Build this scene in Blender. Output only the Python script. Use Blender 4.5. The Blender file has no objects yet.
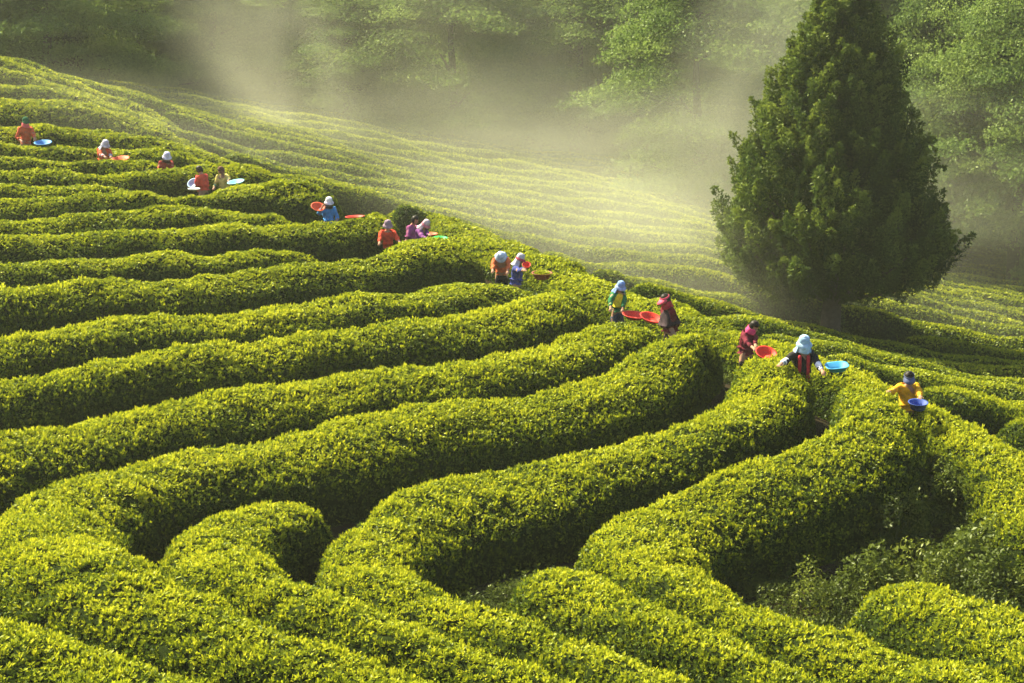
import bpy, bmesh, math, random
import numpy as np
from mathutils import Vector, Matrix

random.seed(7)
rng = np.random.default_rng(7)
scene = bpy.context.scene
COL = scene.collection

# ------------------------------------------------------------------ camera
F = 1728.0
PITCH = math.radians(9.0)
cam_d = bpy.data.cameras.new('camera')
cam = bpy.data.objects.new('camera', cam_d)
COL.objects.link(cam)
cam_d.sensor_width = 36.0
cam_d.lens = F / 1024 * 36.0
cam_d.clip_end = 2000
cam.location = (0, 0, 0)
cam.rotation_euler = (math.pi / 2 - PITCH, 0, 0)
scene.camera = cam


def at(u, v, d):
    """world point seen at photo pixel (u, v), d metres from the viewpoint"""
    x, y, z = (u - 512) / F, 1.0, -(v - 341.5) / F
    c, s = math.cos(PITCH), math.sin(PITCH)
    w = np.array([x, c * y + s * z, -s * y + c * z])
    return w / np.linalg.norm(w) * d


# ------------------------------------------------------------------ tags
def tag(o, label=None, cat=None, group=None, kind=None):
    if label: o['label'] = label
    if cat: o['category'] = cat
    if group: o['group'] = group
    if kind: o['kind'] = kind
    return o


def empty(name, loc, rz=0.0):
    o = bpy.data.objects.new(name, None)
    COL.objects.link(o)
    o.location = loc
    o.rotation_euler = (0, 0, rz)
    o.empty_display_size = 0.2
    return o


def link(name, me, parent=None, mats=()):
    o = bpy.data.objects.new(name, me)
    COL.objects.link(o)
    for m in mats:
        if m.name not in [k.name for k in me.materials if k]:
            me.materials.append(m)
    if parent: o.parent = parent
    return o


# ------------------------------------------------------------------ materials
def new_mat(name):
    m = bpy.data.materials.new(name)
    m.use_nodes = True
    nt = m.node_tree
    nt.nodes.clear()
    out = nt.nodes.new('ShaderNodeOutputMaterial')
    return m, nt, out


def ramp(nt, fac, stops):
    r = nt.nodes.new('ShaderNodeValToRGB')
    el = r.color_ramp.elements
    while len(el) < len(stops): el.new(0.5)
    for e, (p, c) in zip(el, stops):
        e.position = p
        e.color = (*c, 1)
    nt.links.new(fac, r.inputs[0])
    return r.outputs[0]


def leaf_mat(name, stops, trans=0.45, gloss=0.06, rough=0.45):
    m, nt, out = new_mat(name)
    at_ = nt.nodes.new('ShaderNodeAttribute')
    at_.attribute_name = 'tone'
    col = ramp(nt, at_.outputs['Fac'], stops)
    d = nt.nodes.new('ShaderNodeBsdfDiffuse')
    t = nt.nodes.new('ShaderNodeBsdfTranslucent')
    g = nt.nodes.new('ShaderNodeBsdfGlossy')
    g.inputs['Roughness'].default_value = rough
    g.inputs['Color'].default_value = (0.9, 0.95, 0.8, 1)
    nt.links.new(col, d.inputs['Color'])
    nt.links.new(col, t.inputs['Color'])
    m1 = nt.nodes.new('ShaderNodeMixShader')
    m1.inputs[0].default_value = trans
    nt.links.new(d.outputs[0], m1.inputs[1])
    nt.links.new(t.outputs[0], m1.inputs[2])
    m2 = nt.nodes.new('ShaderNodeMixShader')
    m2.inputs[0].default_value = gloss
    nt.links.new(m1.outputs[0], m2.inputs[1])
    nt.links.new(g.outputs[0], m2.inputs[2])
    nt.links.new(m2.outputs[0], out.inputs['Surface'])
    return m


def noise_mat(name, c1, c2, scale=8.0, rough=0.9, bump=0.0, spec=0.2, detail=6.0, c3=None):
    m, nt, out = new_mat(name)
    b = nt.nodes.new('ShaderNodeBsdfPrincipled')
    tc = nt.nodes.new('ShaderNodeTexCoord')
    n = nt.nodes.new('ShaderNodeTexNoise')
    n.inputs['Scale'].default_value = scale
    n.inputs['Detail'].default_value = detail
    nt.links.new(tc.outputs['Object'], n.inputs['Vector'])
    st = [(0.3, c1), (0.7, c2)] if c3 is None else [(0.25, c1), (0.5, c2), (0.75, c3)]
    nt.links.new(ramp(nt, n.outputs['Fac'], st), b.inputs['Base Color'])
    b.inputs['Roughness'].default_value = rough
    b.inputs['Specular IOR Level'].default_value = spec
    if bump:
        bp = nt.nodes.new('ShaderNodeBump')
        bp.inputs['Strength'].default_value = bump
        bp.inputs['Distance'].default_value = 0.02
        nt.links.new(n.outputs['Fac'], bp.inputs['Height'])
        nt.links.new(bp.outputs[0], b.inputs['Normal'])
    nt.links.new(b.outputs[0], out.inputs['Surface'])
    return m


M_SOIL = noise_mat('soil', (0.016, 0.013, 0.008), (0.034, 0.026, 0.016), 3.0, 1.0, 0.6, c3=(0.016, 0.024, 0.008), spec=0.0)
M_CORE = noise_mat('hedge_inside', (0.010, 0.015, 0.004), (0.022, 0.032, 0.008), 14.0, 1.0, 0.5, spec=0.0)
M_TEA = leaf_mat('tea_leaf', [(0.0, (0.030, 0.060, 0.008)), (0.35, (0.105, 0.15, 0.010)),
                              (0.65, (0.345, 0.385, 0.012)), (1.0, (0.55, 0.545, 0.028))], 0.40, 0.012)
M_WEED = leaf_mat('weed_leaf', [(0.0, (0.03, 0.045, 0.006)), (0.6, (0.08, 0.11, 0.012)), (1.0, (0.16, 0.19, 0.02))], 0.35, 0.015)
M_BROAD = leaf_mat('broad_leaf', [(0.0, (0.045, 0.085, 0.02)), (0.5, (0.11, 0.175, 0.035)), (1.0, (0.20, 0.27, 0.055))], 0.5, 0.01)
M_DARK = leaf_mat('dark_forest_leaf', [(0.0, (0.02, 0.038, 0.012)), (0.5, (0.045, 0.075, 0.02)), (1.0, (0.08, 0.12, 0.03))], 0.4, 0.01)
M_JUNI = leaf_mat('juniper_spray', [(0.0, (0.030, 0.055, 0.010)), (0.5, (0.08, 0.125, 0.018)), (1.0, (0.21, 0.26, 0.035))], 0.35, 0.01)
M_BARK = noise_mat('bark', (0.035, 0.028, 0.02), (0.09, 0.075, 0.055), 9.0, 0.9, 0.8)


# ------------------------------------------------------------------ noise for shapes
class Lump:
    """smooth 3D value noise made of random sine waves"""
    def __init__(self, seed, scale, n=14):
        r = np.random.default_rng(seed)
        k = r.normal(size=(n, 3))
        k /= np.linalg.norm(k, axis=1)[:, None]
        self.k = k * (2 * math.pi / scale) * r.uniform(0.6, 1.6, size=(n, 1))
        self.p = r.uniform(0, 2 * math.pi, n)
        self.n = n

    def __call__(self, P):
        return np.sin(P @ self.k.T + self.p).sum(axis=1) / math.sqrt(self.n)


L_BIG = Lump(1, 2.6)
L_MID = Lump(2, 0.75)
L_SML = Lump(3, 0.28)
L_TONE = Lump(4, 1.6)
L_SHOOT = Lump(5, 0.35)
L_HOLE = Lump(6, 0.2)


def mesh_np(name, V, quads, mats, mat_idx=None, tone=None, smooth=False, tris=None):
    me = bpy.data.meshes.new(name)
    nq = len(quads)
    nt_ = 0 if tris is None else len(tris)
    me.vertices.add(len(V))
    me.vertices.foreach_set('co', np.asarray(V, dtype=np.float32).ravel())
    loops = np.asarray(quads, dtype=np.int32).ravel()
    starts = np.arange(nq, dtype=np.int32) * 4
    if nt_:
        starts = np.concatenate([starts, nq * 4 + np.arange(nt_, dtype=np.int32) * 3])
        loops = np.concatenate([loops, np.asarray(tris, dtype=np.int32).ravel()])
    me.loops.add(len(loops))
    me.loops.foreach_set('vertex_index', loops)
    me.polygons.add(nq + nt_)
    me.polygons.foreach_set('loop_start', starts)
    if mat_idx is not None:
        me.polygons.foreach_set('material_index', np.asarray(mat_idx, dtype=np.int32))
    if smooth is True:
        me.polygons.foreach_set('use_smooth', np.ones(nq + nt_, dtype=bool))
    for m in mats: me.materials.append(m)
    if tone is not None:
        a = me.attributes.new('tone', 'FLOAT', 'POINT')
        a.data.foreach_set('value', np.asarray(tone, dtype=np.float32))
    me.update(calc_edges=True)
    me.validate()
    return me


def leaves(P, N, size, tone, k=3, up=0.5, spread=0.8, wid=0.45, r=None):
    """k pointed leaves at every point of P, fanned round the normal N. returns V, quads, tone"""
    r = r or rng
    P = np.repeat(P, k, axis=0)
    N = np.repeat(N, k, axis=0)
    S = np.repeat(np.broadcast_to(size, (len(P) // k,)), k) * r.uniform(0.7, 1.3, len(P))
    T = np.repeat(tone, k) + r.normal(0, 0.10, len(P))
    Tn = r.normal(size=P.shape)
    Tn -= (Tn * N).sum(1)[:, None] * N
    Tn /= np.linalg.norm(Tn, axis=1)[:, None] + 1e-9
    D = Tn * spread + N * r.uniform(0.15, 0.75, len(P))[:, None]
    D[:, 2] += up
    D /= np.linalg.norm(D, axis=1)[:, None] + 1e-9
    R = r.normal(size=P.shape)
    W = np.cross(D, N + 0.45 * R)
    W /= np.linalg.norm(W, axis=1)[:, None] + 1e-9
    B = np.cross(W, D)
    S = S[:, None]
    mid = P + D * S * 0.5 + B * S * 0.10
    V = np.stack([P, mid + W * S * wid * 0.5, P + D * S, mid - W * S * wid * 0.5], axis=1).reshape(-1, 3)
    Q = np.arange(len(P) * 4).reshape(-1, 4)
    return V, Q, np.repeat(np.clip(T, 0, 1), 4)
# ------------------------------------------------------------------ the tea rows: crest lines (photo u, v, distance)
ROWS = [
 # (label, leaf size mult, points)
 ('wide near hedge that bends in a big U turn at the lower left', [
   (560,735,16.8),(420,690,18),(330,657,18.6),(240,624,19.3),(160,590,20.3),(100,558,21.8),(62,530,23.6),(60,505,25.4),(110,482,27),(180,462,28),(256,446,28.6),
   (300,436,28.9),(343,431,29.1),(370,420,29.4),(431,412,29.8),(512,400,30.2),(600,382,30.8),(650,362,31.5),(680,340,32.3),(702,326,33),(722,334,33)]),
 ('short hooked hedge inside the U turn of the wide near hedge', [
   (338,509,26.5),(280,510,26.2),(235,526,25.2),(222,548,23.6),(265,577,22),(360,612,20.8),(470,648,19.6),(560,680,18.8),(660,715,18)]),
 ('long hedge ending beside the picker in maroon and pink, hooked at its near end', [
   (764,354,31.8),(780,365,30.8),(787,382,29.9),(766,402,29.3),(700,432,28.8),(640,452,28.6),(560,470,28.2),(500,481,27.7),(440,490,27.2),(395,507,26.4),(364,535,25.2),(378,572,23.4),
   (440,606,22),(520,634,21),(600,662,20),(680,692,19.2),(760,720,18.5)]),
 ('bright low hedge starting at a rounded tip between two hooked hedges at the bottom', [
   (510,576,23.9),(545,563,23.8),(590,578,22.8),(640,605,21.7),(720,642,20.5),(800,677,19.5),(890,715,18.6)]),
 ('broad hedge with the pale blue basin on its end, turning sharply towards the bottom right', [
   (850,374,30.4),(872,390,29.4),(880,408,28.6),(858,430,28),(800,454,27.6),(740,476,27.2),(685,497,26.8),(648,520,26),(636,550,24.9),(668,585,23.6),(740,612,22.6),
   (820,638,21.7),(900,660,20.9),(980,682,20.1),(1070,710,19.2)]),
 ('small rounded hedge tip below the weedy gully at the lower right', [
   (850,590,24.2),(880,581,24.3),(930,592,23.9),(980,614,23.2),(1030,642,22.4),(1110,685,21.2)]),
 ('bright yellow green hedge strip filling the bottom left corner', [
   (-110,622,19),(0,640,18.4),(80,660,18),(180,692,17.2),(280,735,16.2)]),
 ('hedge ending between the blue hatted picker and the pink visored picker', [
   (-150,466,28.3),(-80,456,28.6),(0,441,29.2),(75,425,29.8),(107,420,30),(150,412,30.3),(256,396,31),(356,379,31.6),(431,371,32),(512,360,32.5),(560,351,33),(595,338,33.5),(622,324,34.2),(645,321,34.8),(658,328,34.8)]),
 ('hedge whose rounded end meets the picker in blue hat and yellow vest', [
   (-150,410,30.4),(-80,397,30.8),(0,382,31.4),(50,375,31.7),(100,365,32),(150,357,32.3),(212,349,32.7),(256,342,33),(306,335,33.4),(356,327,33.8),(431,322,34.2),(470,320,34.5),(512,309,35),(540,291,36),(562,281,36.8),(588,290,36.8)]),
 ('hedge ending in front of the picker in navy with the brown basket', [
   (-150,376,32.2),(-80,364,32.6),(0,347,33.2),(50,335,33.6),(100,329,34),(175,321,34.5),(256,315,35),(331,307,35.6),(406,299,36.4),(456,287,37.2),(486,283,37.8),(508,287,37.8),(528,300,37.3)]),
 ('tall hedge with a big rounded end left of the stooping picker in orange', [
   (-150,308,34.7),(-80,299,35),(0,292,35.4),(50,286,35.8),(100,282,36.1),(175,277,36.6),(256,271,37.2),(306,265,37.7),(356,262,38),(390,251,38.6),(430,240,39.4),(455,238,39.9),(474,248,40.2)]),
 ('short hedge wedged in front of the picker in the loose red shirt', [
   (-150,284,36.4),(-80,276,36.7),(0,269,37.2),(60,264,37.6),(100,261,37.8),(165,257,38.2),(225,259,38.4),(256,257,38.7),(300,255,39),(330,261,39.1)]),
 ('hedge with a red basin on top and a picker in blue behind it', [
   (-150,249,38.6),(-80,243,38.9),(0,237,39.3),(100,234,39.5),(160,229,39.8),(205,230,40),(256,225,40.4),(300,221,40.8),(335,221,41),(355,215,41.4),(378,212,42),(400,222,42)]),
 ('thin hedge tapering out behind the hedge that carries a red basin', [
   (-150,231,40.4),(-80,225,40.7),(0,221,41),(60,221,41.1),(110,216,41.4),(170,211,41.8),(230,213,42),(265,216,42),(298,221,42)]),
 ('hedge with a steep rounded end below the picker in pale yellow', [
   (-150,206,42.3),(-80,201,42.5),(0,197,42.8),(75,196,43),(125,195,43.1),(200,194,43.3),(235,186,43.9),(275,182,44.4),(312,186,44.6),(342,196,44.6)]),
 ('narrow hedge running up to the pale tilted basin', [
   (-150,196,43.8),(-80,192,44),(0,189,44.2),(50,190,44.3),(100,190,44.4),(150,192,44.5),(172,194,44.5)]),
 ('hedge passing behind the dark haired picker in red', [
   (-150,178,45.2),(-80,174,45.5),(0,172,45.8),(50,171,46),(100,174,46),(150,172,46.2),(175,173,46.3),(195,168,46.7),(215,163,47),(240,163,47.2),(262,170,47.2),(287,182,46.8)]),
 ('hedge ending behind the picker in dark red with a lavender hat', [
   (-150,164,46.9),(-80,161,47.1),(0,160,47.4),(60,161,47.5),(100,162,47.6),(140,162,47.9),(165,165,48),(188,172,47.8)]),
 ('hedge directly behind the orange shirted picker with a red orange basin', [
   (-150,148,48.6),(-80,146,48.9),(0,144,49.2),(37,145,49.3),(75,149,49.4),(125,150,49.6),(150,155,49.5),(180,157,49.6),(212,162,49.5),(240,173,49)]),
 ('hedge directly behind the picker in the green hat', [
   (-150,123,50.5),(-80,122,50.9),(0,125,51.2),(37,127,51.3),(100,135,51.4),(140,140,51.6),(175,142,51.8),(212,152,51.6),(252,168,51)]),
 ('hedge with a yellow lit crest second above the green hatted picker', [
   (-150,99,53.2),(-80,98,53.6),(0,101,54),(50,104,54.3),(90,105,54.5),(120,112,54.5),(150,126,54.1),(180,140,53.8),(217,153,53.2)]),
 ('hedge third above the green hatted picker on the upper slope', [
   (-150,77,55.6),(-80,79,55.8),(0,86,56),(60,92,56.2),(100,102,56.3),(140,118,55.9),(180,134,55.5)]),
 ('hazy hedge just below the topmost row of the slope', [
   (-150,53,57.8),(-80,59,58),(0,71,58.2),(37,80,58.2),(75,91,58.2),(110,105,58),(150,121,57.5),(192,137,57)]),
 ('topmost dim hedge of the slope in front of the hazy trees', [
   (-150,34,60.2),(-80,44,60.4),(0,59,60.5),(25,65,60.6),(50,74,60.5),(83,87,60.2),(130,106,59.8),(184,124,59.3)]),
 ('long bright hedge running down the ridge beside the big juniper to the right edge', [
   (395,203,49.2),(440,217,47.4),(490,235,45.2),(545,256,43),(600,279,40.7),(650,299,38.9),(700,318,37.2),(760,338,35.4),(820,360,33.9),(880,386,32.2),(930,410,31),(985,442,29.6),(1040,477,28.2),(1120,530,26.4)]),
]

VALLEY = [  # other crest-height points (u, v, distance)
 (569,249,49),(604,281,45),(671,296,43),(712,275,48),(712,255,52),(712,246,54),(700,233,57),(700,215,63),(700,186,73),
 (604,261,48),(537,258,47),(500,250,48),(440,225,49),(877,347,46),(1024,344,50),(1024,319,57),(1024,295,66),(1024,400,38.5),(950,388,37.5),(900,368,39.5),
 (650,230,57.5),(560,192,62),(450,180,63),(620,250,52),(300,150,60),(420,200,54),(400,122,77),(300,110,76),(150,100,71),(0,66,66),(500,148,77),(600,155,78),
 (230,165,54),(320,190,50),(400,215,49),(830,322,47),(960,440,29.3),(940,520,26.8),(990,560,25.5),(1010,500,27),(870,540,26),(1024,270,75),(830,250,70),(-120,48,68),
 (-200,700,15.5),(0,760,14.5),(300,780,14.5),(600,780,15),(900,770,16),(1200,760,17),(1150,600,23),(1200,450,33),(1250,380,45),(1250,330,62)]

# ------------------------------------------------------------------ terrain: a thin-plate surface through the crests
HH = 1.02
ctrl = []
for _, pts in ROWS:
    for p in pts: ctrl.append(at(*p))
for p in VALLEY: ctrl.append(at(*p))
ctrl = np.array(ctrl)
CX, CY = ctrl[:, 0], ctrl[:, 1]
XLO, XHI, YLO, YHI = -26, 34, 9, 80


def tps_u(r2): return 0.5 * r2 * np.log(r2 + 1e-9)


n = len(ctrl)
K = tps_u((CX[:, None] - CX[None]) ** 2 + (CY[:, None] - CY[None]) ** 2) + np.diag(np.where(np.arange(len(ctrl)) < len(ctrl) - len(VALLEY), 1.5, 10.0))
Pm = np.column_stack([np.ones(n), CX, CY])
A = np.block([[K, Pm], [Pm.T, np.zeros((3, 3))]])
W_ = np.linalg.solve(A, np.concatenate([ctrl[:, 2], np.zeros(3)]))


def crest(x, y):
    x = np.atleast_1d(np.asarray(x, float)); y = np.atleast_1d(np.asarray(y, float))
    xc, yc = np.clip(x, XLO, XHI), np.clip(y, YLO, YHI)
    out = np.empty(len(x))
    for i in range(0, len(x), 20000):
        a, b = xc[i:i + 20000], yc[i:i + 20000]
        out[i:i + 20000] = tps_u((a[:, None] - CX) ** 2 + (b[:, None] - CY) ** 2) @ W_[:n] + W_[n] + W_[n + 1] * a + W_[n + 2] * b
    out += np.clip(y - 80, 0, 45) * 0.2 + np.clip(-x - 26, 0, 40) * 0.1
    return out


def ground(x, y): return crest(x, y) - HH


def catmull(P, step):
    P = np.asarray(P, float)
    P = np.vstack([2 * P[0] - P[1], P, 2 * P[-1] - P[-2]])
    out = []
    for i in range(1, len(P) - 2):
        m = max(2, int(np.linalg.norm(P[i + 1] - P[i]) / (step * 0.5)))
        t = np.linspace(0, 1, m, endpoint=False)[:, None]
        a, b, c, d = P[i - 1], P[i], P[i + 1], P[i + 2]
        out.append(0.5 * (2 * b + (c - a) * t + (2 * a - 5 * b + 4 * c - d) * t ** 2 + (3 * b - a - 3 * c + d) * t ** 3))
    out = np.vstack(out + [P[-2][None]])
    s = np.concatenate([[0], np.cumsum(np.linalg.norm(np.diff(out[:, :2], axis=0), axis=1))])
    q = np.linspace(0, s[-1], max(4, int(s[-1] / step)))
    return np.column_stack([np.interp(q, s, out[:, j]) for j in range(out.shape[1])])


paths = []           # (label, far?, Nx2)
for label, pts in ROWS:
    P = catmull([at(*p)[:2] for p in pts], 0.22)
    for _ in range(6): P[1:-1] = 0.25 * P[:-2] + 0.5 * P[1:-1] + 0.25 * P[2:]
    paths.append((label, False, P))

# far rows of the valley floor: each leaves the ridge, bends round and crosses to the right
ridge = next(p[2] for p in paths if 'down the ridge' in p[0])


def ridge_x(y): return float(np.interp(y, ridge[::-1, 1], ridge[::-1, 0]))


def left_end(y):
    if y < 49: return ridge_x(y) + 2.2
    return float(np.interp(y, [43, 45, 47, 49.0, 51, 53, 57, 60, 61.5, 70, 80], [3, 2, 0, -2.6, -7.0, -8.3, -10.6, -11.6, -22, -24, -24]))


FAR_Y = list(np.arange(30.0, 77, 2.15))
TREE = at(828, 352, 47)
for i, y in enumerate(FAR_Y):
    xl = left_end(y) + (rng.uniform(-0.2, 0.5) if y < 61 else 0)
    xs = np.linspace(xl, 33, 30)
    ys = y + 0.5 * np.sin(xs * 0.16 + 0.5) + 0.12 * np.sin(xs * 0.37 + i * 0.25)
    if y < 60:
        bend = np.clip(1 - (xs - xl) / 5.0, 0, 1) ** 2
        ys = ys - bend * 2.6
    P = catmull(np.column_stack([xs, ys]), 0.4)
    dt = np.hypot(P[:, 0] - TREE[0], P[:, 1] - TREE[1])
    if dt.min() < 1.5:                      # a row that meets the juniper stops on either side of it
        a_, b_ = np.where(dt < 1.5)[0][[0, -1]]
        for part in (P[:a_], P[b_ + 1:]):
            if len(part) > 8: paths.append((None, float(y), part))
    else:
        paths.append((None, float(y), P))

# half widths on each side: half the way to the nearest other row
allp = np.vstack([p[2] for p in paths])
own = np.concatenate([np.full(len(p[2]), i) for i, p in enumerate(paths)])


def tangents(P):
    t = np.gradient(P, axis=0)
    return t / (np.linalg.norm(t, axis=1)[:, None] + 1e-9)


def half_widths(i, P, lo=0.45, hi=0.98):
    if paths[i][0] and 'down the ridge' in paths[i][0]: hi = 1.45
    if paths[i][0] and 'hooked hedge inside' in paths[i][0]: hi = 0.98
    if paths[i][0] and 'small rounded' in paths[i][0]: hi = 0.92
    t = tangents(P)
    nrm = np.column_stack([-t[:, 1], t[:, 0]])
    L, R = np.full(len(P), hi), np.full(len(P), hi)
    s = np.concatenate([[0], np.cumsum(np.linalg.norm(np.diff(P, axis=0), axis=1))])
    for j in range(len(P)):
        d = allp - P[j]
        near = (np.abs(d[:, 0]) < 2.6) & (np.abs(d[:, 1]) < 2.6)
        d = d[near]; o = own[near]
        along = d @ t[j]; side = d @ nrm[j]
        dist = np.hypot(d[:, 0], d[:, 1])
        m = (o != i) & (np.abs(along) < 0.8 * dist + 1e-6)
        if (m & (side > 0)).any(): L[j] = dist[m & (side > 0)].min() / 2 - 0.19
        if (m & (side < 0)).any(): R[j] = dist[m & (side < 0)].min() / 2 - 0.19
    L, R = np.clip(L, lo, hi), np.clip(R, lo, hi)
    ker = np.ones(9) / 9
    pad = lambda a: np.convolve(np.pad(a, 4, mode='edge'), ker, mode='valid')
    return pad(L), pad(R)
# ------------------------------------------------------------------ hedges
NPROF = 17
SUN_AZ = math.radians(-55)      # from +Y towards +X
SUN_EL = math.radians(48)


def hedge_mesh(idx, P, far, dens=1.0):
    t = tangents(P)
    nrm = np.column_stack([-t[:, 1], t[:, 0]])
    L, R = half_widths(idx, P, hi=1.2 if not far else 1.0)
    n = len(P)
    s = np.concatenate([[0], np.cumsum(np.linalg.norm(np.diff(P, axis=0), axis=1))])
    e = np.minimum(s, s[-1] - s)
    capw = 0.8
    k = np.clip(e / capw, 0, 1)
    cap = np.sqrt(np.clip(1 - (1 - k) ** 2, 0.02, 1))
    a = np.linspace(0, math.pi, NPROF)
    cx = np.sign(np.cos(a)) * np.abs(np.cos(a)) ** (0.95 if far else 0.84)
    cz = np.sin(a) ** (0.95 if far else 0.74)
    side = np.where(cx[None] > 0, L[:, None], R[:, None]) * cx[None] * cap[:, None]
    X = P[:, 0, None] + nrm[:, 0, None] * side
    Y = P[:, 1, None] + nrm[:, 1, None] * side
    G = ground(X.ravel(), Y.ravel()).reshape(X.shape)
    Gc = ground(P[:, 0], P[:, 1])[:, None]
    g = 0.5 * G + 0.5 * Gc
    g = np.where(cz[None] > 0.3, g, G)
    hvar = (HH + (0.18 if far else 0.04)) * (1 + 0.04 * np.sin(s * 1.1 + idx) + 0.03 * np.sin(s * 2.7 + 2 * idx))[:, None]
    Z = g + hvar * cz[None] * (0.35 + 0.65 * cap[:, None]) - 0.06
    V = np.column_stack([X.ravel(), Y.ravel(), Z.ravel()])
    ii, jj = np.meshgrid(np.arange(n - 1), np.arange(NPROF - 1), indexing='ij')
    q = np.stack([ii * NPROF + jj, (ii + 1) * NPROF + jj, (ii + 1) * NPROF + jj + 1, ii * NPROF + jj + 1], -1).reshape(-1, 4)
    # surface normals
    gx = np.gradient(V.reshape(n, NPROF, 3), axis=0)
    gy = np.gradient(V.reshape(n, NPROF, 3), axis=1)
    N = np.cross(gx, gy)
    N /= np.linalg.norm(N, axis=2)[..., None] + 1e-9
    if N[n // 2, NPROF // 2, 2] < 0: N = -N; q = q[:, ::-1]
    N = N.reshape(-1, 3)
    amp = np.tile(np.clip(cz * 1.4 - 0.2, 0, 1), n)
    V = V + N * (((0.018 if far else 0.032) * L_BIG(V) + (0.012 if far else 0.032) * L_MID(V) + (0.032 * L_SML(V) if not far else 0)) * amp)[:, None]
    # sample points for leaf sprays
    p0, p1, p2, p3 = V[q[:, 0]], V[q[:, 1]], V[q[:, 2]], V[q[:, 3]]
    area = 0.5 * np.linalg.norm(np.cross(p2 - p0, p3 - p1), axis=1)
    C = (p0 + p1 + p2 + p3) / 4
    NF = (N[q[:, 0]] + N[q[:, 1]] + N[q[:, 2]] + N[q[:, 3]]) / 4
    dist = np.linalg.norm(C, axis=1)
    vis = (NF * -C).sum(1) / dist                       # towards the viewing side of the valley
    size = np.clip(0.00185 * dist, 0.052, 0.10) * (0.85 if far else 1.0)
    w = 5.4 / size ** 2 * dens * np.where(vis > -0.25, 1.0, 0.35)
    # outside the view: thin out
    uu = np.abs(C[:, 0] / np.maximum(C[:, 1], 1))
    w *= np.where(uu > 0.40, 0.25, 1.0)
    cnt = rng.poisson(area * w * 0.42)
    f = np.repeat(np.arange(len(q)), cnt)
    u, v = rng.random(len(f))[:, None], rng.random(len(f))[:, None]
    S = (p0[f] * (1 - u) + p1[f] * u) * (1 - v) + (p3[f] * (1 - u) + p2[f] * u) * v
    SN = NF[f]
    S = S + SN * rng.uniform(-0.02, 0.035, len(f))[:, None]
    hole = (dist[f] < 29) & (L_HOLE(S) > 0.62) & (rng.random(len(f)) < 0.9)
    f, S, SN = f[~hole], S[~hole], SN[~hole]
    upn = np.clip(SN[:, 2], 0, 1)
    tone = (0.11 if far else 0.16) + 0.44 * np.clip((upn - (0.60 if far else 0.28)) / (0.36 if far else 0.6), 0, 1) + 0.07 * L_TONE(S) + rng.normal(0, 1, len(f)) * np.where(dist[f] < 29, 0.16, 0.11)  # paler young growth on top, plus shade put into the side leaves' colour
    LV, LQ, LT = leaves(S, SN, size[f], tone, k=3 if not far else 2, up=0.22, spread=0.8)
    # upright new shoots, in patches, on the near rows
    sh = (dist[f] < 36) & (upn > 0.15) & (rng.random(len(f)) < 0.30) & (L_SHOOT(S) + 0.5 * L_MID(S) > -0.1)
    if sh.any():
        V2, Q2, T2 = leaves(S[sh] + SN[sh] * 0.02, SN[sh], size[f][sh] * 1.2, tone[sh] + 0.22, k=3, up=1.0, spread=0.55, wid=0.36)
        LQ = np.vstack([LQ, Q2 + len(LV)]); LV = np.vstack([LV, V2]); LT = np.concatenate([LT, T2])
    VV = np.vstack([V, LV])
    QQ = np.vstack([q, LQ + len(V)])
    mi = np.concatenate([np.zeros(len(q), int), np.ones(len(LQ), int)])
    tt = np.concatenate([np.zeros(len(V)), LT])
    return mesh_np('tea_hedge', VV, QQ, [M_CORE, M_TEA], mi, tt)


total = 0
for i, (label, far, P) in enumerate(paths):
    me = hedge_mesh(i, P, far)
    total += len(me.polygons)
    o = link('tea_hedge', me)
    if far:
        y = far
        if y < 46: lab = 'dim hedge row at the foot of the juniper in the shaded valley'
        elif y < 60: lab = 'misty valley hedge row curving round behind the ridge of pickers'
        else: lab = 'faint straight hedge row crossing the misty valley floor below the forest'
        tag(o, lab, 'hedge', 'hedge rows on the valley floor')
    else:
        tag(o, label, 'hedge', 'clipped tea hedges on the slope')
print('HEDGE FACES', total)

# ------------------------------------------------------------------ ground sheet
def axis(lo, hi, step, far, grow=1.35):
    a = list(np.arange(lo, hi, step)) + [hi]
    d = step
    while a[-1] < far: d *= grow; a.append(a[-1] + d)
    d = step
    while a[0] > -far: d *= grow; a.insert(0, a[0] - d)
    return np.array(a)


gx_, gy_ = axis(-30, 36, 0.5, 260), axis(8, 90, 0.5, 280)
GX, GY = np.meshgrid(gx_, gy_)
GZ = ground(GX.ravel(), GY.ravel())
GV = np.column_stack([GX.ravel(), GY.ravel(), GZ])
GV[:, 2] += 0.03 * L_MID(GV) * (np.abs(GV[:, 0]) < 60)
a_, b_ = np.meshgrid(np.arange(len(gy_) - 1), np.arange(len(gx_) - 1), indexing='ij')
w_ = len(gx_)
gq = np.stack([a_ * w_ + b_, a_ * w_ + b_ + 1, (a_ + 1) * w_ + b_ + 1, (a_ + 1) * w_ + b_], -1).reshape(-1, 4)
o = link('ground', mesh_np('ground', GV, gq, [M_SOIL], smooth=True))
tag(o, 'dark earth of the hillside and valley between the hedges', 'ground', kind='structure')
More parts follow.
